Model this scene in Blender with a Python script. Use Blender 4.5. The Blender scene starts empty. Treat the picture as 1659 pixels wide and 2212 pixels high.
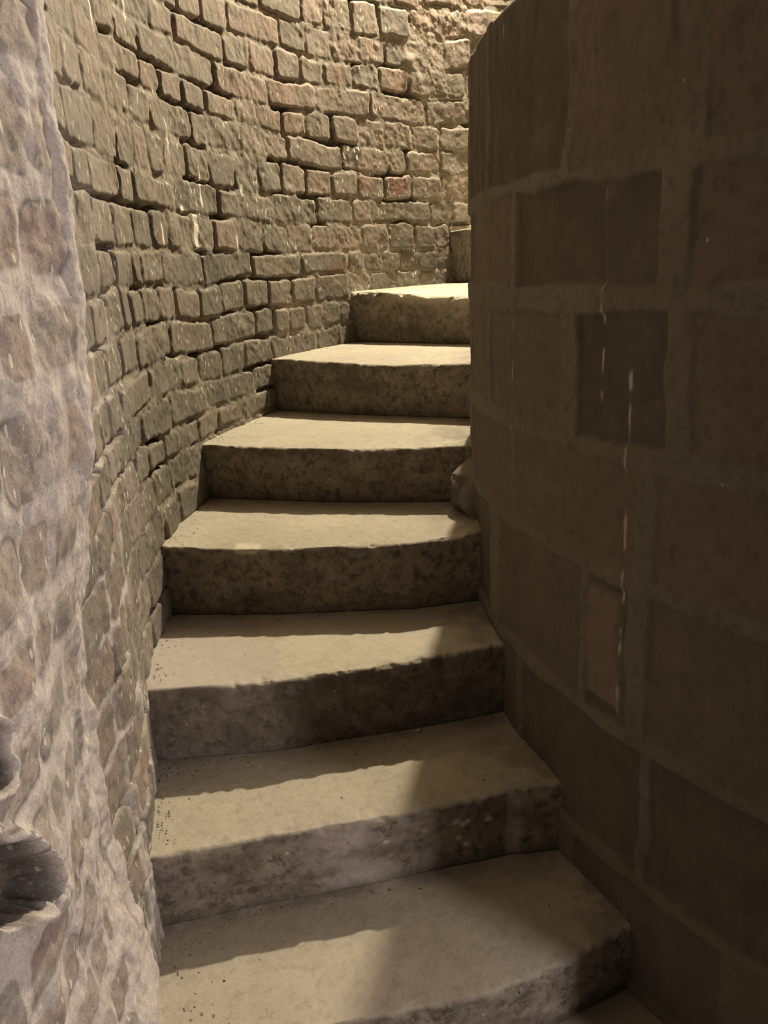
import bpy, math
import numpy as np
from mathutils import Matrix

C = bpy.context.scene.collection
scene = bpy.context.scene
PI = math.pi

# ------------------------------------------------------------------ camera
CAM = (-2.66047, -0.19605, 1.16224)
YAW, PITCH, ROLL = -0.744478, -0.284869, -0.0566662
cam_data = bpy.data.cameras.new('camera')
cam_data.sensor_fit = 'HORIZONTAL'
cam_data.sensor_width = 36.0
cam_data.lens = 1805.32 / 1659.0 * 36.0
cam_data.clip_start = 0.02
cam = bpy.data.objects.new('camera', cam_data)
C.objects.link(cam)
_cy, _sy, _cp, _sp = math.cos(YAW), math.sin(YAW), math.cos(PITCH), math.sin(PITCH)
fw = np.array([-_sy * _cp, _cy * _cp, _sp])
rt0 = np.array([_cy, _sy, 0.0])
up0 = np.cross(rt0, fw)
_cr, _sr = math.cos(ROLL), math.sin(ROLL)
rt = _cr * rt0 + _sr * up0
up = -_sr * rt0 + _cr * up0
M = Matrix.Identity(4)
for i in range(3):
    M[i][0] = rt[i]; M[i][1] = up[i]; M[i][2] = -fw[i]; M[i][3] = CAM[i]
cam.matrix_world = M
scene.camera = cam

# ------------------------------------------------------------------ light, world, exposure
world = bpy.data.worlds.new('world')
scene.world = world
world.use_nodes = True
bgn = world.node_tree.nodes['Background']
bgn.inputs['Color'].default_value = (0.92, 0.82, 0.68, 1)
bgn.inputs['Strength'].default_value = 0.015

def lamp(name, loc, energy, color, radius):
    d = bpy.data.lights.new(name, 'POINT')
    d.energy = energy; d.color = color; d.shadow_soft_size = radius
    o = bpy.data.objects.new(name, d)
    C.objects.link(o); o.location = loc
    return o

lamp('stair_lamp', (0.55, 2.17, 3.33), 680.0, (1.0, 0.885, 0.66), 0.045)
lamp('lower_passage_lamp', (-1.36, -1.90, 1.10), 170.0, (1.0, 0.88, 0.86), 0.10)

scene.view_settings.view_transform = 'Standard'
scene.view_settings.look = 'None'
scene.view_settings.gamma = 1.0
scene.view_settings.use_curve_mapping = False
scene.view_settings.exposure = 0.0

# ------------------------------------------------------------------ helpers
def _hash(ix, iy, iz, seed):
    h = (ix.astype(np.int64) * 374761393 + iy.astype(np.int64) * 668265263
         + iz.astype(np.int64) * 2147483647 + seed * 974711) & 0xffffffff
    h = ((h ^ (h >> 13)) * 1274126177) & 0xffffffff
    h = ((h ^ (h >> 16)) * 2246822519) & 0xffffffff
    h = h ^ (h >> 15)
    return (h & 0xffffff) / float(0xffffff)

def vnoise(x, y, z=0.0, seed=0):
    x, y, z = np.broadcast_arrays(np.asarray(x, float), np.asarray(y, float), np.asarray(z, float))
    fx, fy, fz = np.floor(x), np.floor(y), np.floor(z)
    ux, uy, uz = x - fx, y - fy, z - fz
    ux = ux * ux * (3 - 2 * ux); uy = uy * uy * (3 - 2 * uy); uz = uz * uz * (3 - 2 * uz)
    ix, iy, iz = fx.astype(np.int64), fy.astype(np.int64), fz.astype(np.int64)
    flat = not np.any(fz != z)
    def plane(k):
        a = _hash(ix, iy, iz + k, seed); b = _hash(ix + 1, iy, iz + k, seed)
        c = _hash(ix, iy + 1, iz + k, seed); d = _hash(ix + 1, iy + 1, iz + k, seed)
        return (a * (1 - ux) + b * ux) * (1 - uy) + (c * (1 - ux) + d * ux) * uy
    if flat:
        return plane(0) * 2 - 1
    return (plane(0) * (1 - uz) + plane(1) * uz) * 2 - 1

def fbm(x, y, z=0.0, octaves=4, seed=0, gain=0.5):
    t = 0.0; a = 1.0; s = 0.0
    for o in range(octaves):
        t = t + a * vnoise(np.asarray(x) * 2 ** o + 17.3 * o, np.asarray(y) * 2 ** o + 9.1 * o, np.asarray(z) * 2 ** o, seed + o)
        s += a; a *= gain
    return t / s

def sstep(a, b, x):
    t = np.clip((x - a) / (b - a), 0, 1)
    return t * t * (3 - 2 * t)

def grid_faces(nu, nv, off=0, flip=False, wrap=False):
    i = np.arange(nu if wrap else nu - 1); j = np.arange(nv - 1)
    I, J = np.meshgrid(i, j, indexing='ij')
    I2 = (I + 1) % nu
    a = I * nv + J; b = I2 * nv + J; c = I2 * nv + J + 1; d = I * nv + J + 1
    f = np.stack([a, b, c, d], -1).reshape(-1, 4) + off
    return f[:, ::-1] if flip else f

def make_mesh(name, verts, quads, mat, attrs=None, kind=None, smooth=True):
    me = bpy.data.meshes.new(name)
    verts = np.asarray(verts, np.float32); quads = np.asarray(quads, np.int32)
    me.vertices.add(len(verts)); me.vertices.foreach_set('co', verts.ravel())
    me.loops.add(quads.size); me.loops.foreach_set('vertex_index', quads.ravel())
    me.polygons.add(len(quads))
    me.polygons.foreach_set('loop_start', np.arange(0, quads.size, 4, dtype=np.int32))
    me.polygons.foreach_set('use_smooth', np.full(len(quads), smooth))
    me.update(calc_edges=True)
    for k, v in (attrs or {}).items():
        at = me.attributes.new(k, 'FLOAT', 'POINT')
        at.data.foreach_set('value', np.asarray(v, np.float32).ravel())
    me.materials.append(mat)
    me.validate()
    o = bpy.data.objects.new(name, me)
    C.objects.link(o)
    if kind: o['kind'] = kind
    return o

# ------------------------------------------------------------------ materials
class NT:
    def __init__(self, name):
        self.m = bpy.data.materials.new(name); self.m.use_nodes = True
        self.t = self.m.node_tree; self.n = self.t.nodes; self.l = self.t.links
        self.n.clear()
        self.out = self.n.new('ShaderNodeOutputMaterial')
        self.b = self.n.new('ShaderNodeBsdfPrincipled')
        self.l.new(self.b.outputs[0], self.out.inputs[0])
        tc = self.n.new('ShaderNodeTexCoord'); self.co = tc.outputs['Object']
    def attr(self, name):
        a = self.n.new('ShaderNodeAttribute'); a.attribute_name = name
        return a.outputs['Fac']
    def noise(self, scale, detail=4, rough=0.6, vec=None, sc3=None):
        x = self.n.new('ShaderNodeTexNoise'); x.inputs['Scale'].default_value = scale
        x.inputs['Detail'].default_value = detail; x.inputs['Roughness'].default_value = rough
        v = vec or self.co
        if sc3:
            mp = self.n.new('ShaderNodeMapping'); mp.inputs['Scale'].default_value = sc3
            self.l.new(v, mp.inputs[0]); v = mp.outputs[0]
        self.l.new(v, x.inputs['Vector'])
        return x.outputs['Fac']
    def voro(self, scale, sc3=None):
        x = self.n.new('ShaderNodeTexVoronoi'); x.inputs['Scale'].default_value = scale
        v = self.co
        if sc3:
            mp = self.n.new('ShaderNodeMapping'); mp.inputs['Scale'].default_value = sc3
            self.l.new(v, mp.inputs[0]); v = mp.outputs[0]
        self.l.new(v, x.inputs['Vector'])
        return x.outputs['Distance'], x.outputs['Color']
    def ramp(self, fac, stops):
        r = self.n.new('ShaderNodeValToRGB'); self.l.new(fac, r.inputs[0])
        e = r.color_ramp.elements
        while len(e) < len(stops): e.new(0.5)
        for el, (p, c) in zip(e, stops):
            el.position = p
            el.color = (c, c, c, 1) if isinstance(c, (int, float)) else (*c, 1)
        return r.outputs[0]
    def mix(self, fac, a, b, mode='MIX'):
        x = self.n.new('ShaderNodeMix'); x.data_type = 'RGBA'; x.blend_type = mode
        for ix, v in ((0, fac), (6, a), (7, b)):
            sock = x.inputs[ix]
            if hasattr(v, 'is_linked'): self.l.new(v, sock)
            elif isinstance(v, (int, float)): sock.default_value = v if ix == 0 else (v, v, v, 1)
            else: sock.default_value = (*v, 1)
        return x.outputs[2]
    def math(self, op, a, b=None, c=None):
        x = self.n.new('ShaderNodeMath'); x.operation = op
        for i, v in enumerate((a, b, c)):
            if v is None: continue
            if hasattr(v, 'is_linked'): self.l.new(v, x.inputs[i])
            else: x.inputs[i].default_value = v
        return x.outputs[0]
    def bump(self, h, strength, dist, prev=None):
        x = self.n.new('ShaderNodeBump'); x.inputs['Strength'].default_value = strength
        x.inputs['Distance'].default_value = dist
        self.l.new(h, x.inputs['Height'])
        if prev is not None: self.l.new(prev, x.inputs['Normal'])
        return x.outputs[0]
    def finish(self, col, rough, normal=None, spec=0.3):
        self.l.new(col, self.b.inputs['Base Color'])
        if hasattr(rough, 'is_linked'): self.l.new(rough, self.b.inputs['Roughness'])
        else: self.b.inputs['Roughness'].default_value = rough
        self.b.inputs['Specular IOR Level'].default_value = spec
        if normal is not None: self.l.new(normal, self.b.inputs['Normal'])
        return self.m

def brick_material():
    g = NT('old_brick')
    tone, mort, red, white, dark, pale = [g.attr(a) for a in ('tone', 'mortar', 'red', 'white', 'dark_tone', 'pale')]
    n1 = g.noise(9, 5, 0.65); n2 = g.noise(70, 5, 0.7); n3 = g.noise(260, 3, 0.7); n4 = g.noise(2.2, 3, 0.6)
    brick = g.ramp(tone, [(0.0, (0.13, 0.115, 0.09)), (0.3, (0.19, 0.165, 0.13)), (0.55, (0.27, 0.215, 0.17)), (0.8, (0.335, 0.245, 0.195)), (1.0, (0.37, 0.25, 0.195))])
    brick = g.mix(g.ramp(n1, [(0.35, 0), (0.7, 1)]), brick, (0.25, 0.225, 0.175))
    brick = g.mix(red, brick, g.ramp(n2, [(0.3, (0.17, 0.085, 0.065)), (0.7, (0.29, 0.155, 0.115))]))
    mcol = g.mix(n2, (0.27, 0.23, 0.17), (0.41, 0.345, 0.265))
    col = g.mix(mort, brick, mcol)
    # thin lime wash smeared over bricks
    wash = g.ramp(n4, [(0.45, 0), (0.75, 0.55)])
    wash = g.math('MULTIPLY', wash, g.ramp(n2, [(0.35, 0.2), (0.65, 1)]))
    col = g.mix(wash, col, (0.37, 0.315, 0.25))
    col = g.mix(pale, col, g.mix(n2, (0.40, 0.35, 0.31), (0.74, 0.67, 0.62)))
    # grime blotches
    bl = g.ramp(g.noise(26, 6, 0.75), [(0.54, 0), (0.68, 0.75)])
    bl = g.math('MULTIPLY', bl, g.math('SUBTRACT', 1.0, g.math('MULTIPLY', pale, 0.8)))
    col = g.mix(bl, col, (0.07, 0.06, 0.04))
    col = g.mix(dark, col, (0.045, 0.038, 0.03))
    col = g.mix(g.ramp(n3, [(0.3, 0.55), (0.62, 0)]), col, g.mix(0.6, col, (0.05, 0.045, 0.035)))
    n5 = g.noise(120, 5, 0.75)
    col = g.mix(g.ramp(n5, [(0.56, 0), (0.72, 0.6)]), col, (0.44, 0.40, 0.31))
    col = g.mix(g.ramp(n5, [(0.28, 0.7), (0.42, 0)]), col, (0.085, 0.072, 0.052))
    # tiny pale specks, drawn out vertically
    vd, vc = g.voro(78, (1, 1, 0.42))
    sp = g.math('LESS_THAN', vd, 0.25)
    sp = g.math('MULTIPLY', sp, g.math('GREATER_THAN', vc, 0.62))
    sp = g.math('MULTIPLY', sp, g.ramp(g.noise(5, 2, 0.5), [(0.42, 0.15), (0.6, 1)]))
    col = g.mix(sp, col, (0.62, 0.58, 0.46))
    col = g.mix(white, col, (0.80, 0.75, 0.64))
    nb = g.bump(n2, 0.35, 0.005)
    nb = g.bump(n3, 0.3, 0.002, nb)
    return g.finish(col, 0.86, nb, 0.25)

def drum_material():
    g = NT('lime_washed_masonry')
    band, tone, white, red = [g.attr(a) for a in ('band', 'tone', 'white', 'red')]
    n1 = g.noise(6, 5, 0.6); n2 = g.noise(55, 5, 0.7); n3 = g.noise(240, 3, 0.7)
    st = g.noise(9, 4, 0.6, sc3=(3, 3, 0.35))
    blk = g.mix(n1, (0.088, 0.074, 0.058), (0.155, 0.13, 0.104))
    blk = g.mix(tone, blk, (0.085, 0.073, 0.055))
    blk = g.mix(red, blk, (0.235, 0.18, 0.135))
    col = g.mix(band, blk, g.mix(n2, (0.155, 0.142, 0.108), (0.20, 0.182, 0.14)))
    col = g.mix(g.ramp(st, [(0.45, 0), (0.75, 0.22)]), col, (0.19, 0.16, 0.12))
    n6 = g.noise(13, 6, 0.75)
    col = g.mix(g.ramp(n6, [(0.5, 0), (0.68, 0.4)]), col, (0.20, 0.165, 0.12))
    col = g.mix(g.ramp(n6, [(0.3, 0.45), (0.45, 0)]), col, (0.075, 0.066, 0.048))
    col = g.mix(g.ramp(n2, [(0.3, 0.55), (0.5, 0)]), col, (0.08, 0.065, 0.045))
    vd, vc = g.voro(60, (1, 1, 0.7))
    sp = g.math('MULTIPLY', g.math('LESS_THAN', vd, 0.13), g.math('GREATER_THAN', vc, 0.9))
    col = g.mix(sp, col, (0.42, 0.37, 0.30))
    col = g.mix(white, col, (0.72, 0.64, 0.53))
    nb = g.bump(n2, 0.5, 0.005); nb = g.bump(n3, 0.35, 0.0015, nb)
    return g.finish(col, 0.85, nb, 0.25)

def step_material():
    g = NT('worn_step_stone')
    rise, chip, dark_tone, scuff_and_light = g.attr('riser'), g.attr('chip'), g.attr('grime_and_shade'), g.attr('scuff_and_light')
    n1 = g.noise(5, 5, 0.6); n2 = g.noise(45, 6, 0.72); n3 = g.noise(230, 3, 0.7); n4 = g.noise(16, 5, 0.7)
    tread = g.mix(g.ramp(n1, [(0.3, 0), (0.7, 1)]), (0.34, 0.305, 0.235), (0.42, 0.375, 0.29))
    tread = g.mix(g.ramp(n2, [(0.32, 0.5), (0.5, 0)]), tread, (0.23, 0.20, 0.15))
    tread = g.mix(g.ramp(n4, [(0.58, 0), (0.70, 0.35)]), tread, (0.23, 0.215, 0.185))
    rs = g.mix(g.ramp(n4, [(0.35, 0), (0.65, 1)]), (0.17, 0.142, 0.112), (0.30, 0.255, 0.205))  # riser coloured darker than the tread: dirt plus painted shade
    rs = g.mix(g.ramp(n2, [(0.38, 0.85), (0.52, 0)]), rs, (0.075, 0.062, 0.045))
    n5 = g.noise(110, 5, 0.75)
    rs = g.mix(g.ramp(n5, [(0.55, 0), (0.72, 0.6)]), rs, (0.42, 0.37, 0.29))
    tread = g.mix(g.ramp(n5, [(0.28, 0.45), (0.44, 0)]), tread, (0.20, 0.175, 0.13))
    tread = g.mix(g.ramp(n5, [(0.57, 0), (0.72, 0.5)]), tread, (0.54, 0.49, 0.39))
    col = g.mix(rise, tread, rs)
    col = g.mix(chip, col, g.mix(n2, (0.42, 0.37, 0.28), (0.62, 0.56, 0.44)))
    col = g.mix(scuff_and_light, col, g.mix(n2, (0.36, 0.31, 0.27), (0.46, 0.40, 0.36)))
    col = g.mix(dark_tone, col, (0.085, 0.07, 0.055))
    vd, vc = g.voro(75)
    r = g.math('GREATER_THAN', vc, 0.86)
    sp = g.math('MULTIPLY', g.math('LESS_THAN', vd, 0.13), r)
    col = g.mix(sp, col, (0.52, 0.46, 0.37))
    pd, pc = g.voro(48)
    pit = g.math('MULTIPLY', g.math('LESS_THAN', pd, 0.12), g.math('LESS_THAN', pc, 0.13))
    col = g.mix(pit, col, (0.05, 0.042, 0.033))
    nb = g.bump(n2, 0.45, 0.006); nb = g.bump(n3, 0.4, 0.0015, nb)
    return g.finish(col, 0.82, nb, 0.3)

def plain_material(name, a, b, scale=8):
    g = NT(name)
    n = g.noise(scale, 5, 0.65); n2 = g.noise(90, 4, 0.7)
    return g.finish(g.mix(n, a, b), 0.88, g.bump(n2, 0.4, 0.004), 0.25)

BRICK = brick_material()
DRUM = drum_material()
STONE = step_material()
PLASTER = plain_material('vault_plaster', (0.13, 0.11, 0.085), (0.19, 0.165, 0.13))
GROUND = plain_material('stone_flags', (0.26, 0.235, 0.185), (0.36, 0.32, 0.25))

# ------------------------------------------------------------------ dimensions
R_OUT, R_IN = 2.371, 1.592
Z_STEP = [0.020, 0.180, 0.356, 0.540, 0.703, 0.884, 1.078, 1.298]
CORNER = 158.6            # angle where the doorway reveal starts
rad = np.radians

# ------------------------------------------------------------------ wall_left : curved brick wall with the doorway reveal
def build_outer_wall():
    th_a = np.concatenate([np.linspace(-10, 80, 110)[:-1], np.linspace(80, CORNER, 820)])
    circ = np.stack([R_OUT * np.cos(rad(th_a)), R_OUT * np.sin(rad(th_a))], 1)
    Pc = circ[-1]
    # rounded corner then straight reveal, then the outer face of the wall
    head0, head1 = CORNER + 90, 226.0
    pts = [circ]; p = Pc.copy(); ds = 0.0026
    seg = []
    nc = 10
    for i in range(nc):
        h = rad(head0 + (head1 - head0) * (i + 0.5) / nc)
        p = p + ds * np.array([math.cos(h), math.sin(h)]); seg.append(p.copy())
    L = 0.60
    nl = int(L / ds)
    for i in range(nl):
        h = rad(head1)
        p = p + ds * np.array([math.cos(h), math.sin(h)]); seg.append(p.copy())
    for i in range(14):
        h = rad(head1 + (150 - head1) * (i + 0.5) / 14)
        p = p + 0.006 * np.array([math.cos(h), math.sin(h)]); seg.append(p.copy())
    for i in range(24):
        p = p + 0.04 * np.array([math.cos(rad(150)), math.sin(rad(150))]); seg.append(p.copy())
    path = np.concatenate([circ, np.array(seg)])
    d = np.gradient(path, axis=0); d /= np.linalg.norm(d, axis=1)[:, None]
    nrm = np.stack([-d[:, 1], d[:, 0]], 1)       # towards the room (left of travel)
    # travel is counter-clockwise: left of travel points to the axis
    sl = np.concatenate([[0], np.cumsum(np.linalg.norm(np.diff(path, axis=0), axis=1))])
    # arclength measured so that s = theta * R on the circle
    s = sl + rad(-10) * R_OUT
    sc = rad(CORNER) * R_OUT
    zs = np.concatenate([np.linspace(-0.62, -0.05, 60)[:-1], np.arange(-0.05, 2.42, 0.0036), np.linspace(2.43, 3.8, 120)])
    S, Z = np.meshgrid(s, zs, indexing='ij')
    TH = np.degrees(S / R_OUT)

    # course joints, measured from the wall
    J = [0.626, 0.718, 0.79, 0.873, 0.96, 1.05, 1.143, 1.23, 1.328, 1.417, 1.517, 1.61, 1.70, 1.795, 1.885, 1.99, 2.09]
    names = ['P', 'O', 'N', 'M', 'L', 'K', 'J', 'I', 'H', 'G', 'F', 'E', 'D', 'C', 'B', 'A']
    rng = np.random.default_rng(5)
    while J[0] > -0.7:
        J.insert(0, J[0] - rng.uniform(0.084, 0.096)); names.insert(0, '-')
    while J[-1] < 3.9:
        J.append(J[-1] + rng.uniform(0.09, 0.1)); names.append('+')
    # the row below P is the traced row Q
    names[names.index('P') - 1] = 'Q'
    J = np.array(J)
    T = dict(
        A=[105.49, 102.26, 98.46, 94.79, 90.38, 86.43, 82.75],
        B=[116.15, 108.72, 105.12, 101.34, 97.68, 93.91, 91.43, 85.79, 82.09],
        C=[124.23, 117.25, 113.66, 109.82, 106.23, 102.66, 98.7, 94.94, 90.82, 87.75, 82.99],
        D=[130.21, 125.38, 118.85, 111.17, 104.17, 96.43, 88.71, 82.24],
        E=[130.41, 127.5, 124.07, 120.74, 116.41, 113.31, 109.42, 106.01, 102.14, 98.29, 94.6, 90.73, 86.83, 82.32],
        F=[129.57, 123.3, 115.98, 108.89, 100.92, 94.31, 91.6, 86.81, 82.39],
        G=[135.8, 133.21, 130.75, 128.18, 124.72, 121.1, 117.3, 113.75, 110.15, 106.5, 102.75, 98.81, 94.97, 91.03, 86.72, 82.47],
        H=[136.3, 133.92, 127.23, 120.09, 112.21, 105.16, 99.86, 97.06, 88.5, 85.38, 82.55],
        I=[135.05, 131.83, 128.87, 125.22, 121.36, 117.64, 113.75, 110.04, 106.23, 102.67, 98.85, 94.87, 90.85, 87.88, 85.68],
        J=[136.06, 134.44, 130.51, 123.66, 115.77, 108.18, 100.96, 98.52, 95.81, 93.32, 90.52, 87.8, 85.3],
        K=[139.27, 137.4, 134.98, 131.99, 129.02, 125.13, 121.41, 117.48, 113.77, 110.03, 106.2, 101.06],
        L=[137.02, 131.05, 123.46, 116.13, 113.2, 110.75, 107.96, 105.34, 102.81, 101.08],
        M=[135.6, 129.86, 126.41, 122.43, 118.42, 113.97],
        N=[138.26, 132.52, 125.88, 117.39, 113.82],
        O=[137.78, 134.33, 131.4, 127.73, 124.14, 119.54, 115.41],
        P=[133.83, 128.02], Q=[136.53, 132.88, 129.13])
    # noisy lookup coordinates give irregular, worn outlines
    wob = 0.0075
    Sw = S + wob * fbm(S * 11, Z * 11, 0.0, 3, 11) + 0.0035 * vnoise(S * 45, Z * 45, 0.0, 12)
    zoff = 0.13 * np.clip(Z - 1.6, 0, 1) * np.clip((100 - TH) / 17, -1.4, 1.2)
    Zw = Z - zoff + 0.009 * vnoise(S * 3.3, Z * 9, 0.0, 14) + wob * 0.9 * fbm(S * 12, Z * 12, 0.0, 3, 15) + 0.003 * vnoise(S * 45, Z * 45, 0.0, 16)
    rv = sstep(sc - 0.005, sc + 0.01, S)
    zrev = np.interp(Z, [-0.6, 0.43, 0.53, 0.63, 0.73, 0.825, 0.93, 1.05, 1.155, 1.27, 1.38, 1.48, 1.58, 3.8], [-0.55, 0.54, 0.626, 0.718, 0.79, 0.873, 0.96, 1.05, 1.143, 1.23, 1.328, 1.417, 1.517, 3.7])
    Zw = Zw * (1 - rv) + (zrev + 0.3 * (Zw - Z)) * rv
    row = np.clip(np.searchsorted(J, Zw) - 1, 0, len(J) - 2)
    sdf = np.full(S.shape, 0.02); bid = np.zeros(S.shape); bu = np.zeros(S.shape); bv = np.zeros(S.shape)
    smax = s[-1] + 0.3
    for r in range(len(J) - 1):
        m = row == r
        if not m.any(): continue
        rr = np.random.default_rng(100 + r)
        b = sorted(rad(t) * R_OUT for t in T.get(names[r], []))
        hdr = r % 2 == 0
        if not b: b = [rad(90) * R_OUT + rr.uniform(0, .15)]
        mixr = 0.25
        def ln():
            return rr.uniform(0.135, 0.165) if rr.random() > mixr else rr.uniform(0.23, 0.30)
        while b[0] > s[0] - 0.3: b.insert(0, b[0] - ln())
        while b[-1] < sc - 0.12: b.append(b[-1] + ln())
        # doorway corner: bricks run up to it, then a fresh bond on the reveal
        b = [x for x in b if x < sc - 0.05]
        b.append(sc - 0.012 + rr.uniform(-0.01, 0.01))
        b.append(sc + 0.022 + rr.uniform(-0.006, 0.012))
        while b[-1] < smax: b.append(b[-1] + (rr.uniform(0.065, 0.09) if rr.random() < 0.6 else rr.uniform(0.11, 0.15)))
        b = np.array(b); n = len(b) - 1
        k = np.clip(np.searchsorted(b, Sw[m]) - 1, 0, n - 1)
        gap = rr.uniform(0.001, 0.0065, (n, 4))
        x0 = b[k] + gap[k, 0]; x1 = b[k + 1] - gap[k, 1]
        onr = (b[k] > sc + 0.015) * 0.010
        y0 = J[r] + gap[k, 2] + 0.001 + onr; y1 = J[r + 1] - gap[k, 3] - onr * 0.8
        x0 = x0 + onr * 0.3; x1 = x1 - onr * 0.3
        tilt = rr.uniform(-0.05, 0.05, n)
        cx, cyy = (x0 + x1) / 2, (y0 + y1) / 2
        yy = Zw[m] - cyy + tilt[k] * (Sw[m] - cx)
        xx = Sw[m] - cx
        rc = 0.010 + 0.016 * _hash((r * 1000 + k).astype(np.int64), k * 0, k * 0, 77)
        qx = np.abs(xx) - ((x1 - x0) / 2 - rc); qy = np.abs(yy) - ((y1 - y0) / 2 - rc)
        dd = np.hypot(np.maximum(qx, 0), np.maximum(qy, 0)) + np.minimum(np.maximum(qx, qy), 0) - rc
        sdf[m] = dd
        bid[m] = r * 1000 + k
        bu[m] = xx / (x1 - x0 + 1e-6); bv[m] = yy / (y1 - y0 + 1e-6)
    ib = bid.astype(np.int64); zi = np.zeros_like(ib)
    h1 = _hash(ib, zi, zi, 31); h2 = _hash(ib, zi, zi, 32); h3 = _hash(ib, zi, zi, 33); h4 = _hash(ib, zi, zi, 34)
    # relief
    reveal = sstep(sc - 0.01, sc + 0.03, S)
    near = sstep(rad(139) * R_OUT, rad(150) * R_OUT, S)
    rough = fbm(S * 14, Z * 14, 0.0, 4, 41)
    fine = fbm(S * 55, Z * 55, 0.0, 3, 45)
    brick_h = 0.0045 + (h1 - 0.5) * 0.007 + (h2 - 0.5) * 0.008 * bu + (h3 - 0.5) * 0.004 * bv + 0.0028 * rough + 0.0014 * fine
    edge = sstep(0.001, -0.009, sdf)
    worn = sstep(0.55, 0.95, h4) * 0.5
    brick_h = brick_h * (1 - 0.3 * worn) + 0.010 * worn * rough
    mn = fbm(S * 6, Z * 6, 0.0, 3, 51)
    mn2 = fbm(S * 17, Z * 17, 0.0, 3, 54)
    mort_h = 0.0015 + 0.006 * mn + 0.006 * mn2 + 0.0025 * fine
    # joints that have lost their mortar (deep) and joints smeared full (proud)
    lost = sstep(0.10, 0.4, fbm(S * 5.5, Z * 9, 0.0, 3, 57)) * (1 - reveal)
    mort_h = mort_h - 0.022 * lost * sstep(-0.004, 0.003, sdf)
    mort_h = mort_h + (0.005 + 0.004 * mn2) * reveal + 0.0065 * near * sstep(1.4, 0.9, Z)
    disp = mort_h * (1 - edge) + np.maximum(brick_h, mort_h + 0.0008) * edge
    # lime smears covering whole patches of the raking part of the wall
    sm = sstep(0.15, 0.55, fbm(S * 4.5 + 3, Z * 2.6, 0.0, 4, 61) + 0.35 * near - 0.30)
    disp = disp * (1 - 0.5 * sm) + sm * (0.007 + 0.004 * mn2)
    mort = sstep(-0.005, 0.0008, sdf + 0.0035 * mn2)
    mort = np.maximum(mort, sm * 0.75 * sstep(-0.4, 0.5, mn2 + mn))
    # proud lime render along the doorway corner
    cen = sc + 0.006 + 0.012 * vnoise(Z * 5, 3.1, 0.0, 65) - 0.0 * Z
    wid = 0.040 + 0.013 * vnoise(Z * 9, 7.7, 0.0, 66) + 0.03 * sstep(0.75, 0.25, Z)
    dcorn = np.abs(S - cen + 0.010 * fbm(S * 25, Z * 18, 0.0, 3, 67)) - wid
    corner_m = sstep(0.008, -0.010, dcorn)
    disp = disp * (1 - corner_m) + corner_m * (0.014 + 0.006 * mn2 + 0.006 * rough + 0.0035 * fine)
    # streaks of render running down the raking wall
    st = fbm(S * 22, Z * 1.5, 0.0, 3, 71)
    streak = sstep(0.0, 0.40, st) * sstep(rad(146) * R_OUT, rad(154) * R_OUT, S) * (1 - reveal) * sstep(0.62, 0.30, Z)
    disp = disp + streak * 0.006 * (0.6 + rough)
    pale = np.clip(corner_m * 0.95 + reveal * (1 - edge) * 0.75 + streak * 0.8
                   + 0.75 * mort * near * sstep(1.5, 0.9, Z) + 0.3 * mort * near, 0, 1)
    pale = np.maximum(pale, 0.35 * reveal)
    # broken socket with a ledge, low on the reveal
    ds_, dz_ = S - (sc + 0.115), Z - 0.405
    def blob(s0, z0, a, b, seed):
        q = np.hypot((S - sc - s0) / a, (Z - z0 - 0.75 * (S - sc - s0)) / b) + 0.38 * fbm(S * 22, Z * 22, 0.0, 4, seed)
        return sstep(1.1, 0.75, q)
    cav1 = blob(0.385, 0.600, 0.100, 0.050, 81)
    cav2 = blob(0.410, 0.750, 0.060, 0.042, 82)
    cav3 = cav1 * 0
    cav = np.maximum(np.maximum(cav1, cav2), cav3)
    rim = np.clip(np.maximum(blob(0.385, 0.600, 0.118, 0.066, 81), blob(0.410, 0.750, 0.072, 0.055, 82)) - cav, 0, 1)
    disp = disp - cav * (0.046 + 0.030 * rough + 0.012 * fine) + rim * 0.016 * (0.8 + mn2)
    pale = np.clip(pale * (1 - cav) + rim * 0.9, 0, 1)
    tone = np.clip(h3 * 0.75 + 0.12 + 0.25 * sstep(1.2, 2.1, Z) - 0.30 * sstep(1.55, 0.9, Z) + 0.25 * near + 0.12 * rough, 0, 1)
    mort = mort * (1 - cav)
    # coloured bricks and stains seen on the wall
    def at(th, z, rs, rz, seed=90):
        q = np.hypot((S - rad(th) * R_OUT) / rs, (Z - z) / rz) + 0.25 * fbm(S * 30, Z * 30, 0.0, 3, seed)
        return sstep(1.05, 0.8, q)
    isb = edge
    red = np.zeros(S.shape)
    for th, z, a, b, w in ((93.2, 1.475, .06, .042, 1.0), (97.5, 1.475, .065, .04, .55), (102.8, 1.17, .06, .03, .6), (130.4, 1.25, .03, .05, .75),
                           (100.7, 1.84, .055, .04, .6), (101.2, 1.275, .05, .045, .35), (109, 1.655, .06, .04, .3), (112, 1.655, .06, .04, .3)):
        red = np.maximum(red, w * at(th, z, a, b))
    redr = reveal * sstep(0.55, 0.75, h4) * 0.55 + reveal * 0.8 * blob(0.36, 0.505, 0.075, 0.035, 85) + reveal * 0.5 * edge * sstep(0.80, 0.84, Z) * sstep(0.95, 0.92, Z) * sstep(0.27, 0.25, S - sc) * sstep(0.10, 0.12, S - sc)
    red = np.clip(np.maximum(red * (0.6 + 0.4 * isb), redr * isb), 0, 1)
    dark_tone = 0.75 * at(100.3, 1.57, .10, .05, 92) * sstep(-0.1, 0.5, mn2 + fine) + 0.8 * at(114, 1.27, .13, .06, 93) * sstep(0.0, 0.5, mn2 + fine) \
        + 0.4 * at(121, 1.18, .2, .05, 94) * sstep(-0.2, 0.4, mn2)
    dark_tone = np.maximum(dark_tone, lost * sstep(-0.003, 0.004, sdf) * 0.55)
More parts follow.
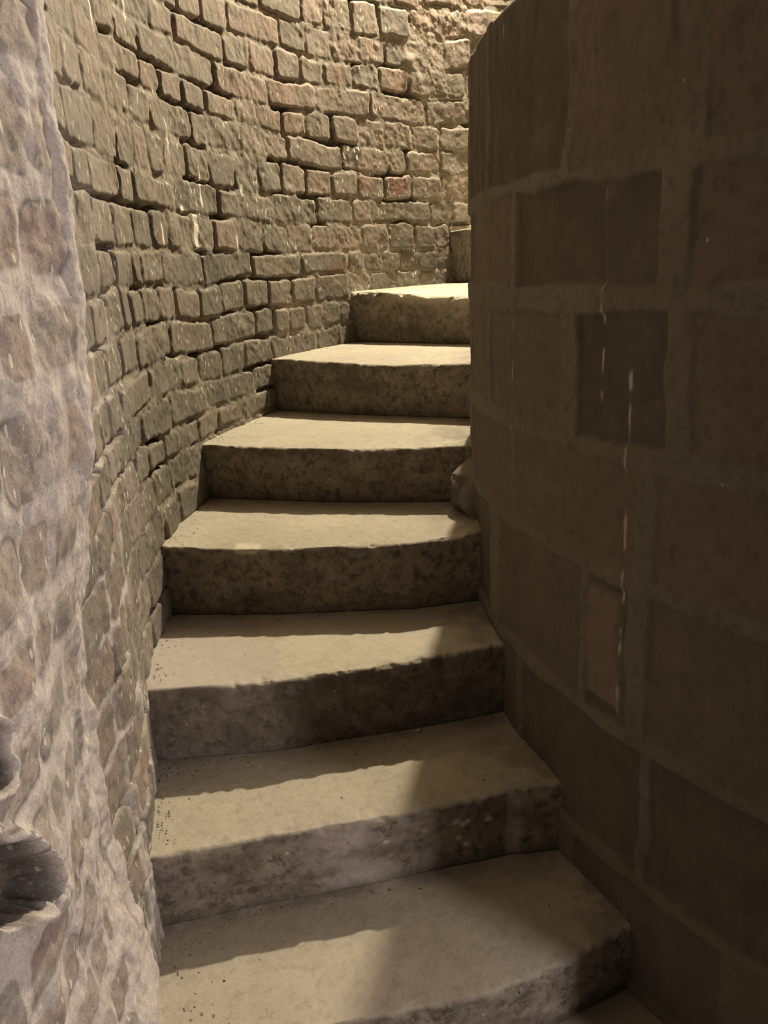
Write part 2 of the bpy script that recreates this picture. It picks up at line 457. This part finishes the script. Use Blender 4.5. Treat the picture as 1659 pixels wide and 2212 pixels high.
    dark_tone = np.maximum(dark_tone, sstep(0.1, 0.5, np.maximum(cav1, cav2)) * (0.95 - 0.25 * sstep(0.0, 0.5, mn2)))  # inside of the hollow coloured darker
    crev = np.exp(-(sdf / 0.0032) ** 2) * sstep(-0.25, 0.35, fbm(S * 9, Z * 12, 0.0, 3, 58) + 0.15) * 0.75 * (1 - 0.6 * sm)
    dark_tone = np.clip(np.maximum(dark_tone, crev * (1 - corner_m)), 0, 1)
    white = np.zeros(S.shape)
    for th, z0, z1, w in ((122.7, 1.355, 1.45, .008), (124.2, 1.235, 1.335, .017), (126.2, 1.335, 1.35, .02), (132.6, 1.80, 1.90, .006), (131.5, 1.74, 1.80, .006),
                          (127.2, 1.47, 1.56, .005), (129.9, 1.245, 1.30, .006), (117.9, 1.235, 1.28, .008), (137.5, 1.66, 1.75, .005), (116.5, 1.40, 1.43, .008)):
        q = np.abs(S - rad(th) * R_OUT + 0.006 * vnoise(Z * 30, th, 0.0, 96)) - w * (0.6 + 0.5 * vnoise(Z * 45, th * 3, 0.0, 97))
        white = np.maximum(white, sstep(0.003, -0.001, q) * sstep(z0 - .006, z0 + .006, Z) * sstep(z1 + .006, z1 - .006, Z))
    sx = fbm(S * 80, Z * 80, 0.0, 2, 98)
    white = np.maximum(white, at(99.7, 1.58, .10, .04, 99) * sstep(0.42, 0.5, sx))
    fade = sstep(s[0], s[0] + 0.05, S)
    X = path[:, 0][:, None] + nrm[:, 0][:, None] * disp
    Y = path[:, 1][:, None] + nrm[:, 1][:, None] * disp
    # slight lean of the door corner
    lean = sstep(rad(150) * R_OUT, sc, S) * (Z - 1.0) * 0.045
    # the corner is rubbed away towards its foot
    rub = 0.060 * np.clip(1 - np.abs(S - sc) / np.where(S < sc, 0.22, 0.32), 0, 1) ** 1.2 * sstep(1.05, 0.60, Z) * sstep(0.02, 0.42, Z)
    X = X + lean * 0.92 - rub * 0.93; Y = Y + rub * 0.37
    V = np.stack([X, Y, Z], -1)
    nu, nv = S.shape
    F = [grid_faces(nu, nv)]
    verts = [V.reshape(-1, 3)]
    # back of the wall (coarse) and the edges that close it
    bi = np.unique(np.concatenate([np.arange(0, nu, 12), [nu - 1]]))
    bz = np.array([zs[0], zs[-1]])
    rb = np.where(np.arange(nu) < len(circ), 1, 1)
    back = np.stack([np.repeat((path[bi, 0] - nrm[bi, 0] * 0.02)[:, None], 2, 1), np.repeat((path[bi, 1] - nrm[bi, 1] * 0.02)[:, None], 2, 1), np.tile(bz, (len(bi), 1))], -1)
    # outer skin: circle of radius R_OUT + 0.45
    tb = np.linspace(-10, CORNER + 1.5, len(bi))
    Ro = R_OUT + 0.62
    back[:, :, 0] = (Ro * np.cos(rad(tb)))[:, None]; back[:, :, 1] = (Ro * np.sin(rad(tb)))[:, None]
    off = nu * nv
    F.append(grid_faces(len(bi), 2, off, flip=True))
    verts.append(back.reshape(-1, 3))
    # top and bottom bridging
    top = []
    for a in range(len(bi) - 1):
        i0, i1 = bi[a], bi[a + 1]
        top.append([i0 * nv + nv - 1, i1 * nv + nv - 1, off + (a + 1) * 2 + 1, off + a * 2 + 1])
        top.append([i1 * nv, i0 * nv, off + a * 2, off + (a + 1) * 2])
    top.append([0, nv - 1, off + 1, off])
    e = len(bi) - 1
    top.append([(nu - 1) * nv + nv - 1, (nu - 1) * nv, off + e * 2, off + e * 2 + 1])
    F.append(np.array(top))
    pad = lambda a, v=0.0: np.concatenate([a.ravel(), np.full(len(bi) * 2, v)])
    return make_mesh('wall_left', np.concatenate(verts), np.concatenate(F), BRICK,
                     dict(tone=pad(tone, .4), mortar=pad(mort), red=pad(red), white=pad(white), dark_tone=pad(dark_tone), pale=pad(pale)), 'structure')

build_outer_wall()

# ------------------------------------------------------------------ wall_right : the masonry drum the stair winds around
def build_drum():
    th = np.concatenate([np.linspace(60, 104, 50)[:-1], np.linspace(104, 182, 560), np.linspace(182, 420, 200)[1:-1]])
    zs = np.concatenate([np.linspace(-0.62, -0.2, 20)[:-1], np.arange(-0.2, 1.589, 0.004)])
    TH, Z = np.meshgrid(th, zs, indexing='ij')
    S = rad(TH) * R_IN
    Rb = 1.596 - 0.013 * sstep(0.7, 1.6, Z) + 0.004 * sstep(0.7, 0.0, Z)
    Tw = TH + 0.35 * fbm(S * 9, Z * 9, 0.0, 3, 3); Zw = Z + 0.007 * fbm(S * 7, Z * 7, 0.0, 3, 4)
    J = [-0.62, -0.35, -0.12, 0.11, 0.38, 0.655, 0.86, 1.095, 1.282, 1.7]
    hw = [0, .012, .012, .014, .016, .015, .017, .022, .013, .0]
    P = {8: [156.5, 166.0], 7: [149.8, 165.4], 6: [144.0, 157.1, 166.2], 5: [149.7, 164.3], 4: [145.2, 159.2, 164.0], 3: [150.5, 165.0], 2: [143.0, 158.0]}
    PW = {(8, 166.0): 1.0, (7, 165.4): 1.0, (7, 149.8): .45, (6, 157.1): .9, (6, 166.2): .8, (5, 149.7): .5, (5, 164.3): .8, (4, 145.2): 1.2, (4, 159.2): .35, (4, 164.0): .8}
    band = np.zeros(S.shape); dist = np.full(S.shape, 1.0)
    for j, h in zip(J[1:-1], hw[1:-1]):
        dist = np.minimum(dist, np.abs(Zw - j) - h * (1 + 0.4 * vnoise(S * 8, Z * 2 + j * 9, 0.0, 6)))
    row = np.clip(np.searchsorted(J, Zw) - 1, 0, len(J) - 2)
    bid = np.zeros(S.shape)
    for r in range(len(J) - 1):
        m = row == r
        rr = np.random.default_rng(50 + r)
        b = list(P.get(r, [150 + rr.uniform(-4, 4)]))
        while b[0] > 50: b.insert(0, b[0] - rr.uniform(8, 14))
        while b[-1] < 430: b.append(b[-1] + rr.uniform(8, 14))
        b = np.array(b)
        w = np.array([PW.get((r, round(float(x), 1)), 0.45) for x in b])
        k = np.clip(np.searchsorted(b, Tw[m]) - 1, 0, len(b) - 2)
        dl = (Tw[m] - b[k] - w[k]) * rad(1) * R_IN; dr = (b[k + 1] - Tw[m] - w[k + 1]) * rad(1) * R_IN
        dist[m] = np.minimum(dist[m], np.minimum(dl, dr))
        bid[m] = r * 100 + k
    ib = bid.astype(np.int64); zi = np.zeros_like(ib)
    h1 = _hash(ib, zi, zi, 7)
    band = sstep(0.006, -0.004, dist + 0.004 * fbm(S * 30, Z * 30, 0.0, 2, 8))
    rough = fbm(S * 8, Z * 8, 0.0, 4, 9); fine = fbm(S * 50, Z * 50, 0.0, 3, 10)
    thick = (sstep(1.42, 1.25, Z) * 0.8 + 0.2) * (0.45 + 0.55 * sstep(0.15, 0.55, Z)) * (0.55 + 0.45 * sstep(-0.35, 0.25, fbm(S * 4, Z * 4, 0.0, 2, 14)))
    disp = 0.007 * band * thick + (1 - band) * (h1 - 0.6) * 0.007 + 0.0045 * rough + 0.0014 * fine
    # upper part carries a smooth coat with long shallow gouges
    disp -= 0.004 * (1 - thick) * sstep(0.3, 0.6, fbm(S * 24, Z * 9, 0.0, 3, 12)) * sstep(1.2, 1.35, Z)
    # proud light brick
    def patch(t0, t1, z0, z1, sft=0.5):
        return sstep(t0 - sft, t0 + sft, Tw) * sstep(t1 + sft, t1 - sft, Tw) * sstep(z0 - .008, z0 + .008, Zw) * sstep(z1 + .008, z1 - .008, Zw)
    pb = patch(159.4, 162.7, 0.42, 0.625)
    disp += 0.006 * pb
    # swelling at the foot, by the fourth step
    q = np.hypot((TH - 130.5) / 4.2, (Z - 0.585) / 0.075) + 0.18 * rough
    knob = sstep(1.15, 0.35, q)
    disp += 0.062 * knob
    q2 = np.hypot((TH - 130.2) / 0.9, (Z - 0.632) / 0.012) + 0.2 * fine
    disp -= 0.02 * sstep(1.1, 0.5, q2)
    # spreading foot where the drum meets the treads
    white = np.zeros(S.shape)
    for t0, z0, z1, w, th_ in ((160.2, 0.93, 1.30, .0025, .0), (162.7, 0.28, 1.00, .0032, -.05), (149.4, 0.78, 1.06, .0022, .05), (158.6, .75, .80, .002, .4), (146.7, 1.54, 1.58, .002, .3), (143.4, 1.45, 1.48, .004, .3)):
        c = rad(t0) * R_IN + 0.0022 * vnoise(Z * 9, t0, 0.0, 21)
        g = np.abs(S - c) - w * (0.35 + 0.75 * vnoise(Z * 40, t0 * 2, 0.0, 22))
        brk = sstep(-0.25 + th_ * 0, 0.15, fbm(Z * 22, t0 * 5 + 0 * Z, 0.0, 3, 23) + th_ * 0.3)
        white = np.maximum(white, sstep(0.0012, -0.0008, g) * sstep(z0, z0 + .02, Z) * sstep(z1, z1 - .02, Z) * brk * 0.65)
    ring = sstep(1.9, 1.2, q2) * sstep(0.8, 1.2, q2) * sstep(-0.2, 0.4, fine)
    white = np.maximum(white, ring * 0.9)
    red = np.clip(pb * 0.75 + 0.35 * sstep(0.4, 0.7, h1) * (1 - band), 0, 1)
    tone = np.clip(1.2 * (0.55 - h1) + 0.3 * rough, 0, 1) * (1 - band)
    band_c = band * (0.35 + 0.65 * thick)
    R = Rb + disp
    V = np.stack([R * np.cos(rad(TH)), R * np.sin(rad(TH)), Z], -1)
    nu, nv = S.shape
    vs = [V.reshape(-1, 3)]; F = [grid_faces(nu, nv, wrap=True)]
    at = [tone.ravel(), band_c.ravel(), white.ravel(), red.ravel()]
    # rounded, chipped rim and flat cap
    off = nu * nv; rings = [(0.002, 1.5935), (0.006, 1.597), (0.02, 1.599), (0.08, 1.600), (0.8, 1.602), (1.58, 1.602)]
    prev = np.arange(nu) * nv + nv - 1
    for dr, z in rings:
        rr_ = 1.583 - dr + (disp[:, -1] if dr < 0.05 else 0)
        zz = z + 0.004 * fbm(th * 0.4, 2.2, 0.0, 3, 33) + 0 * th
        vs.append(np.stack([rr_ * np.cos(rad(th)), rr_ * np.sin(rad(th)), zz], -1))
        cur = off + np.arange(nu)
        F.append(np.stack([prev, np.roll(prev, -1), np.roll(cur, -1), cur], 1))
        for k_, v_ in enumerate((.2, .3, 0, 0)): at[k_] = np.concatenate([at[k_], np.full(nu, v_)])
        prev = cur; off += nu
    return make_mesh('wall_right', np.concatenate(vs), np.concatenate(F), DRUM, dict(tone=at[0], band=at[1], white=at[2], red=at[3]), 'structure')

build_drum()

# ------------------------------------------------------------------ floor and ceiling
def disc_slab(name, r0, r1, t0, t1, z0, z1, mat, n=90, m=14):
    th = np.linspace(t0, t1, n); rr = np.linspace(r0, r1, m)
    T_, R_ = np.meshgrid(th, rr, indexing='ij')
    zt = z1 + 0.004 * fbm(T_ * 0.3, R_ * 6, 0.0, 3, 5)
    top = np.stack([R_ * np.cos(rad(T_)), R_ * np.sin(rad(T_)), zt], -1).reshape(-1, 3)
    bot = top.copy(); bot[:, 2] = z0
    F = [grid_faces(n, m, 0, True), grid_faces(n, m, n * m)]
    o = n * m; side = []
    for i in range(n - 1):
        side.append([i * m, (i + 1) * m, o + (i + 1) * m, o + i * m])
        side.append([(i + 1) * m + m - 1, i * m + m - 1, o + i * m + m - 1, o + (i + 1) * m + m - 1])
    for j in range(m - 1):
        side.append([j + 1, j, o + j, o + j + 1])
        e = (n - 1) * m
        side.append([e + j, e + j + 1, o + e + j + 1, o + e + j])
    F.append(np.array(side))
    return make_mesh(name, np.concatenate([top, bot]), np.concatenate(F), mat, kind='structure', smooth=False)

disc_slab('floor', 1.45, 3.9, 150, 290, -0.34, -0.135, GROUND)
disc_slab('ceiling', 0.02, 2.95, -10, 320, 3.80, 4.0, PLASTER)

# ------------------------------------------------------------------ the stone steps
# nose line of each step: (radius, angle) from the outer wall to the drum
NOSE = [
    [(2.37, 161.4), (2.12, 162.4), (1.89, 164.0), (1.59, 164.6)],
    [(2.37, 154.1), (2.18, 154.5), (1.93, 155.3), (1.69, 156.0), (1.59, 157.0)],
    [(2.37, 146.8), (2.10, 147.5), (1.85, 147.4), (1.59, 147.0)],
    [(2.37, 137.5), (2.08, 138.6), (1.76, 139.2), (1.59, 138.3)],
    [(2.37, 127.4), (2.00, 129.0), (1.59, 129.7)],
    [(2.37, 114.0), (2.00, 115.9), (1.59, 117.4)],
    [(2.37, 100.8), (2.00, 102.0), (1.59, 104.2)],
    [(2.37, 85.6), (1.59, 90.5)],
]
# wear of the nose: height lost at fractions across the step
WEAR = [
    [(0, .004), (.3, .006), (.6, .016), (.85, .022), (1, .010)],
    [(0, .004), (.3, .008), (.55, .014), (.8, .012), (1, .004)],
    [(0, .002), (.3, .010), (.6, .012), (.85, .006), (1, .004)],
    [(0, .000), (.3, .016), (.6, .014), (.85, .010), (1, .000)],
    [(0, .000), (.3, .004), (.6, .010), (1, .006)],
    [(0, .000), (.3, .006), (.6, .018), (1, .012)],
    [(0, .000), (.3, .010), (.5, .026), (.75, .032), (1, .020)],
    [(0, .002), (.5, .004), (1, .006)],
]
CHIPS = [0.4, 0.5, 0.8, 0.7, 0.5, 0.45, 1.3, 0.3]
LABELS = [
    'lowest visible stone tread, cut by the bottom edge, with a brown lit patch',
    'stone step with a pale scuffed riser carrying a painted light strip and white flecks, second from the bottom',
    'stone step with very dark riser and bright frayed front edge, third from bottom',
    'stone step whose worn nose has a pale chip left of centre, fourth from the bottom',
    'stone step with a mottled riser ending beside the plaster swelling on the drum',
    'stone step with a dark speckled riser, third below the topmost short stub of a step',
    'stone step with a bright broken white edge, just below the highest stub',
    'topmost visible step, a short smooth stub of riser beside the drum edge',
]
R_A, R_B = R_OUT + 0.012, R_IN - 0.010
def build_step(k):
    zk = Z_STEP[k]; zb = Z_STEP[k - 1] if k else -0.135
    nz = NOSE[k]; rs = [p[0] for p in nz][::-1]; ts = [p[1] for p in nz][::-1]
    n_s = 230 if k < 5 else 190
    sfrac = np.linspace(0, 1, n_s)
    ra = R_A + (0.05 if k < 2 else 0.0)
    r = ra + (R_B - ra) * sfrac
    tn = np.interp(r, rs, ts)
    # how far the block runs back under the next one
    if k < len(NOSE) - 1:
        n2 = NOSE[k + 1]; tb = np.interp(r, [p[0] for p in n2][::-1], [p[1] for p in n2][::-1]) - 2.4
    else:
        tb = np.full_like(r, 62.0)
    wr = np.interp(sfrac, [w[0] for w in WEAR[k]], [w[1] for w in WEAR[k]])
    # profile parameters: back edge -> tread -> rounded nose -> riser -> underside
    nT, nR, nA = 90, 46, 7
    rcn = 0.007 + 0.004 * fbm(sfrac * 9, k * 3.1 + 0 * sfrac, 0.0, 3, 200 + k) + 0.006 * np.clip(fbm(sfrac * 22, k * 7.7 + 0 * sfrac, 0.0, 3, 210 + k), 0, 1) * CHIPS[k]
    rcn = np.clip(rcn, 0.003, 0.03)
    H = zk - zb
    cols = []; isr = []; av = []
    tt = (1 - np.linspace(0, 1, nT)) ** 1.25          # 1 at the back, 0 at the nose
    depth = rad(tn - tb) * r
    A = depth[:, None] * tt[None, :] + rcn[:, None] * (1 - tt[None, :])
    dT, zT = A, np.zeros_like(A)
    ang = np.linspace(0, PI / 2, nA + 2)[1:-1]
    dA = rcn[:, None] * (1 - np.sin(ang))[None, :]
    zA = -rcn[:, None] * (1 - np.cos(ang))[None, :]
    b = np.linspace(0, 1, nR)
    zR = -(rcn[:, None] + (H - rcn[:, None]) * b[None, :])
    under = 0.004 * b + (0.014 if k >= 4 else 0.004) * np.clip((b - 0.05) / 0.95, 0, 1)
    dR = np.zeros_like(zR) + under[None, :]
    dd = np.concatenate([dT, dA, dR], 1); zz = np.concatenate([zT, zA, zR], 1)
    RR = np.repeat(r[:, None], dd.shape[1], 1); SF = np.repeat(sfrac[:, None], dd.shape[1], 1)
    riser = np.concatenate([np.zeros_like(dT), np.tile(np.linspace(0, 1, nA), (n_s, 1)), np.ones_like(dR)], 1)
    # relief
    x0 = RR * 1.0; y0 = dd; zq = zz
    n_lo = fbm(x0 * 5, y0 * 5, zq * 5 + k * 13.7, 3, 300)
    n_md = fbm(x0 * 20, y0 * 20, zq * 20 + k * 13.7, 4, 310)
    n_hi = fbm(x0 * 70, y0 * 70, zq * 70 + k * 13.7, 3, 320)
    tm = 1 - riser
    wearz = wr[:, None] * (np.exp(-np.clip(dd, 0, 9) / 0.085) * tm + riser * np.clip(1 + zz / H, 0, 1))
    zfin = zk + zz - wearz + tm * (0.0022 * n_lo + 0.0011 * n_md)
    dfin = dd + riser * (0.0045 * n_lo + 0.0035 * n_md + 0.0014 * n_hi)
    # ragged chips along the arris
    nd = np.exp(-(np.clip(dd, 0, 1) * tm + np.clip(-zz, 0, 1)) / 0.016)
    cn = fbm(RR * 34, dd * 20, zz * 20 + k * 5.1, 3, 330)
    cn1 = fbm(RR * 9, 0 * dd + k, 0 * dd, 3, 340)
    chipm = sstep(0.0, 0.45, cn + 0.5 * cn1) * nd * CHIPS[k]
    dfin = dfin + chipm * 0.010
    zfin = zfin - chipm * 0.006
    ang_ = tn[:, None] - np.degrees(dfin / RR)
    X = RR * np.cos(rad(ang_)); Y = RR * np.sin(rad(ang_))
    V = np.stack([X, Y, zfin], -1)
    m = V.shape[1]
    # underside and back: two more columns
    z_un = zb + 0.0015
    V[:, -1, 2] = z_un
    backlow = V[:, 0, :].copy(); backlow[:, 2] = z_un
    V = np.concatenate([V, backlow[:, None, :]], 1)
    ext = lambda a, v=0.0: np.concatenate([a, np.full((n_s, 1), v)], 1)
    F = [grid_faces(n_s, m + 1, 0, True)]
    i = np.arange(n_s - 1)
    F.append(np.stack([i * (m + 1) + m, i * (m + 1), (i + 1) * (m + 1), (i + 1) * (m + 1) + m], 1)[:, ::-1])
    # end caps as fans of quads between tread/riser outline and the lower line
    cap = []
    verts = V.reshape(-1, 3); extra = []
    for e, fl in ((0, False), (n_s - 1, True)):
        base = len(verts) + len(extra)
        low = V[e, :m, :].copy(); low[:, 2] = z_un
        extra += list(low)
        for j in range(m - 1):
            q = [e * (m + 1) + j, e * (m + 1) + j + 1, base + j + 1, base + j]
            cap.append(q[::-1] if fl else q)
    verts = np.concatenate([verts, np.array(extra)])
    F.append(np.array(cap))
    # colour masks: chips bare and bright, grime in stains plus painted shade, scuffs plus a light strip
    chip = np.clip(sstep(0.05, 0.5, cn + 0.6 * cn1 + 0.15) * np.exp(-(np.clip(dd, 0, 1) * tm * 0.8 + np.clip(-zz, 0, 1) * 2.2) / 0.014) * 0.8 * min(1, CHIPS[k] + .15), 0, 1)
    if k == 6:
        q = sstep(0.18, 0.35, SF + 0.05 * cn) * np.exp(-(np.clip(dd, 0, 1) * tm * 0.16 + np.clip(-zz, 0, 1) * 1.1) / 0.02)
        chip = np.maximum(chip, np.clip(q * 1.5, 0, 1))
    st = fbm(RR * 6, zz * 14 + k, dd * 6, 4, 350)
    grime_and_shade = riser * sstep(0.05, 0.55, st + 0.25 * n_hi) * 0.6
    # darker line at the foot of the riser and darker back of the tread
    grime_and_shade = np.maximum(grime_and_shade, riser * sstep(0.030, 0.004, (zz + H) + 0.012 * n_md) * 0.45)
    if k == 2: grime_and_shade = np.maximum(grime_and_shade, riser * (0.35 + 0.35 * sstep(-0.3, 0.4, n_md)))
    scuff_and_light = np.zeros_like(dd)
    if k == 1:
        scuff_and_light = riser * sstep(0.30, 0.55, SF) * sstep(0.70, 0.67, SF) * 0.85 * sstep(-0.6, 0.3, n_md)
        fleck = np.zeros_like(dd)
        scuff_and_light = np.maximum(scuff_and_light, riser * 0.9 * sstep(0.852, 0.862, SF) * sstep(0.893, 0.882, SF + 0.01 * n_md))  # pale strip: light through a gap, painted into the riser colour
        for (sx, hz, w) in ((.735, .045, .008), (.75, .055, .008), (.762, .050, .007), (.81, .055, .009), (.74, .088, .007), (.757, .108, .006), (.57, .06, .005), (.66, .05, .006), (.35, .045, .004)):
            qx = np.hypot((SF - sx) * 0.78, (zz + hz) * 1.0) + 0.003 * cn
            fleck = np.maximum(fleck, riser * sstep(w, w * 0.6, qx))
        chip = np.maximum(chip, fleck)
    dirt_and_shade = tm * sstep(0.70, 0.97, SF + 0.12 * n_lo) * sstep(-0.45, 0.35, n_md + 0.4 * n_hi) * 0.5  # tread ends by the drum: patchy dirt plus painted shade
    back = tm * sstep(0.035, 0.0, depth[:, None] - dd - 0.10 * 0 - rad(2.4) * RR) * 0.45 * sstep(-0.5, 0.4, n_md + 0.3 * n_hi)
    grime_and_shade = np.maximum(grime_and_shade, np.maximum(dirt_and_shade, back))
    if k == 3:
        q = np.hypot((SF - 0.28) * 0.78 / 0.03, zz / 0.012) + 0.3 * cn
        chip = np.maximum(chip, sstep(1.2, 0.8, q) * (1 - sstep(0.02, 0.05, dd * tm)))
    if k == 2:
        scuff_and_light = tm * sstep(0.36, 0.30, SF + 0.05 * n_md + 0.25 * (dd - 0.15)) * 0.6
        q = np.exp(-(np.clip(dd, 0, 1) * tm * 0.45 + np.clip(-zz, 0, 1) * 2) / 0.02) * sstep(0.12, 0.3, SF) * sstep(0.85, 0.6, SF) * sstep(-0.3, 0.3, cn)
        chip = np.maximum(chip, q * 0.8)
        q = tm * sstep(0.33, 0.36, SF + 0.05 * n_md + 0.25 * (dd - 0.15)) * sstep(0.9, 0.8, SF) * 0.4 * sstep(-0.7, 0.1, n_md)
        chip = np.maximum(chip, q)
    pads = lambda a: np.concatenate([ext(a).ravel(), np.zeros(len(extra))])
    o = make_mesh('stone_step', verts, np.concatenate(F), STONE, dict(riser=pads(riser), chip=pads(chip), grime_and_shade=pads(grime_and_shade), scuff_and_light=pads(scuff_and_light)))
    o['label'] = LABELS[k]; o['category'] = 'step'; o['group'] = 'stone steps of the winding stair'
    return o

for k in range(8):
    build_step(k)

# ------------------------------------------------------------------ loose bits lying on the treads
CRUMB = plain_material('mortar_grit', (0.13, 0.11, 0.085), (0.40, 0.35, 0.28), 120)
PALE_STONE = plain_material('pale_pebble', (0.45, 0.40, 0.33), (0.60, 0.54, 0.45), 60)
DRY = plain_material('dry_straw', (0.42, 0.36, 0.26), (0.55, 0.48, 0.36), 90)

def nodule(c, rr, seed, n=8, m=6):
    g = np.random.default_rng(seed)
    ph = np.linspace(0, 2 * PI, n, endpoint=False); ps = np.linspace(0.12, PI - 0.12, m)
    A, B = np.meshgrid(ph, ps, indexing='ij')
    k = 1 + g.uniform(-0.28, 0.28, A.shape)
    sx, sy, sz = g.uniform(0.8, 1.35), g.uniform(0.7, 1.1), g.uniform(0.5, 0.75)
    v = np.stack([np.cos(A) * np.sin(B) * sx, np.sin(A) * np.sin(B) * sy, np.cos(B) * sz], -1) * k[..., None] * rr
    t = g.uniform(0, PI)
    x = v[..., 0] * math.cos(t) - v[..., 1] * math.sin(t); y = v[..., 0] * math.sin(t) + v[..., 1] * math.cos(t)
    v = np.stack([x, y, v[..., 2]], -1) + np.array(c)
    f = grid_faces(n, m, 0, True, wrap=True)
    top = [[0 * m, 2 * m, 4 * m, 6 * m]]; bot = [[6 * m + m - 1, 4 * m + m - 1, 2 * m + m - 1, m - 1]]
    return v.reshape(-1, 3), np.concatenate([f, np.array(top), np.array(bot)])

def build_crumbs():
    g = np.random.default_rng(77)
    V, F, off = [], [], 0
    for k, cnt in ((0, 70), (1, 90), (2, 70), (3, 50), (4, 40), (5, 25)):
        for i in range(cnt):
            if g.random() < 0.62:        # swept against the brick wall
                r = R_OUT - 0.012 - g.exponential(0.022)
                t0 = np.interp(r, [p[0] for p in NOSE[k]][::-1], [p[1] for p in NOSE[k]][::-1])
                t1 = np.interp(r, [p[0] for p in NOSE[k + 1]][::-1], [p[1] for p in NOSE[k + 1]][::-1])
                t = g.uniform(t1 + 0.3, t0 - 0.5)
            else:                         # along the foot of the riser behind
                r = g.uniform(1.70, 2.34)
                t1 = np.interp(r, [p[0] for p in NOSE[k + 1]][::-1], [p[1] for p in NOSE[k + 1]][::-1])
                t = t1 + 0.15 + math.degrees(g.exponential(0.014) / r)
            rr = g.uniform(0.0008, 0.0022)
            v, f = nodule((r * math.cos(rad(t)), r * math.sin(rad(t)), Z_STEP[k] + rr * 0.35), rr, int(g.integers(1e6)), 8, 4)
            V.append(v); F.append(f + off); off += len(v)
    o = make_mesh('mortar_grit', np.concatenate(V), np.concatenate(F), CRUMB, kind='stuff')
    o['label'] = 'fine brown grit swept along the edges of the treads'; o['category'] = 'grit'
build_crumbs()

for (x, y, z, rr, lab) in ((-1.3669, 1.3107, 0.3575, 0.0042, 'tiny pale pebble at the foot of the riser with the left-of-centre chipped nose'),
                           (-1.5225, 0.9662, 0.1815, 0.0048, 'tiny pale pebble in the shadow right of the straw, under the darkest riser')):
    v, f = nodule((x, y, z + rr * 0.3), rr, int(rr * 1e5), 12, 8)
    f = f[:-2]
    m_ = 8
    f = np.concatenate([f, [[0, 3 * m_, 6 * m_, 9 * m_]], [[9 * m_ + 7, 6 * m_ + 7, 3 * m_ + 7, 7]]])
    o = make_mesh('pebble', v, f, PALE_STONE)
    o['label'] = lab; o['category'] = 'pebble'

def build_straw():
    pts = np.array([(-1.728, 1.104, 0.1812), (-1.718, 1.097, 0.1822), (-1.706, 1.0930, 0.1832), (-1.692, 1.093, 0.1838), (-1.6785, 1.0955, 0.1830), (-1.671, 1.099, 0.1815)])
    d = np.gradient(pts, axis=0); V = []
    for p, t in zip(pts, d):
        t = t / np.linalg.norm(t); a = np.cross(t, (0, 0, 1)); a /= np.linalg.norm(a); b = np.cross(a, t)
        for q in range(4):
            w = q * PI / 2
            V.append(p + 0.0007 * (a * math.cos(w) + b * math.sin(w)))
    F = [[i * 4 + q, i * 4 + (q + 1) % 4, (i + 1) * 4 + (q + 1) % 4, (i + 1) * 4 + q] for i in range(5) for q in range(4)]
    F += [[3, 2, 1, 0], [20, 21, 22, 23]]
    o = make_mesh('straw', V, F, DRY)
    o['label'] = 'short bent piece of dry straw lying in the shadow of the darkest riser'; o['category'] = 'straw'
build_straw()
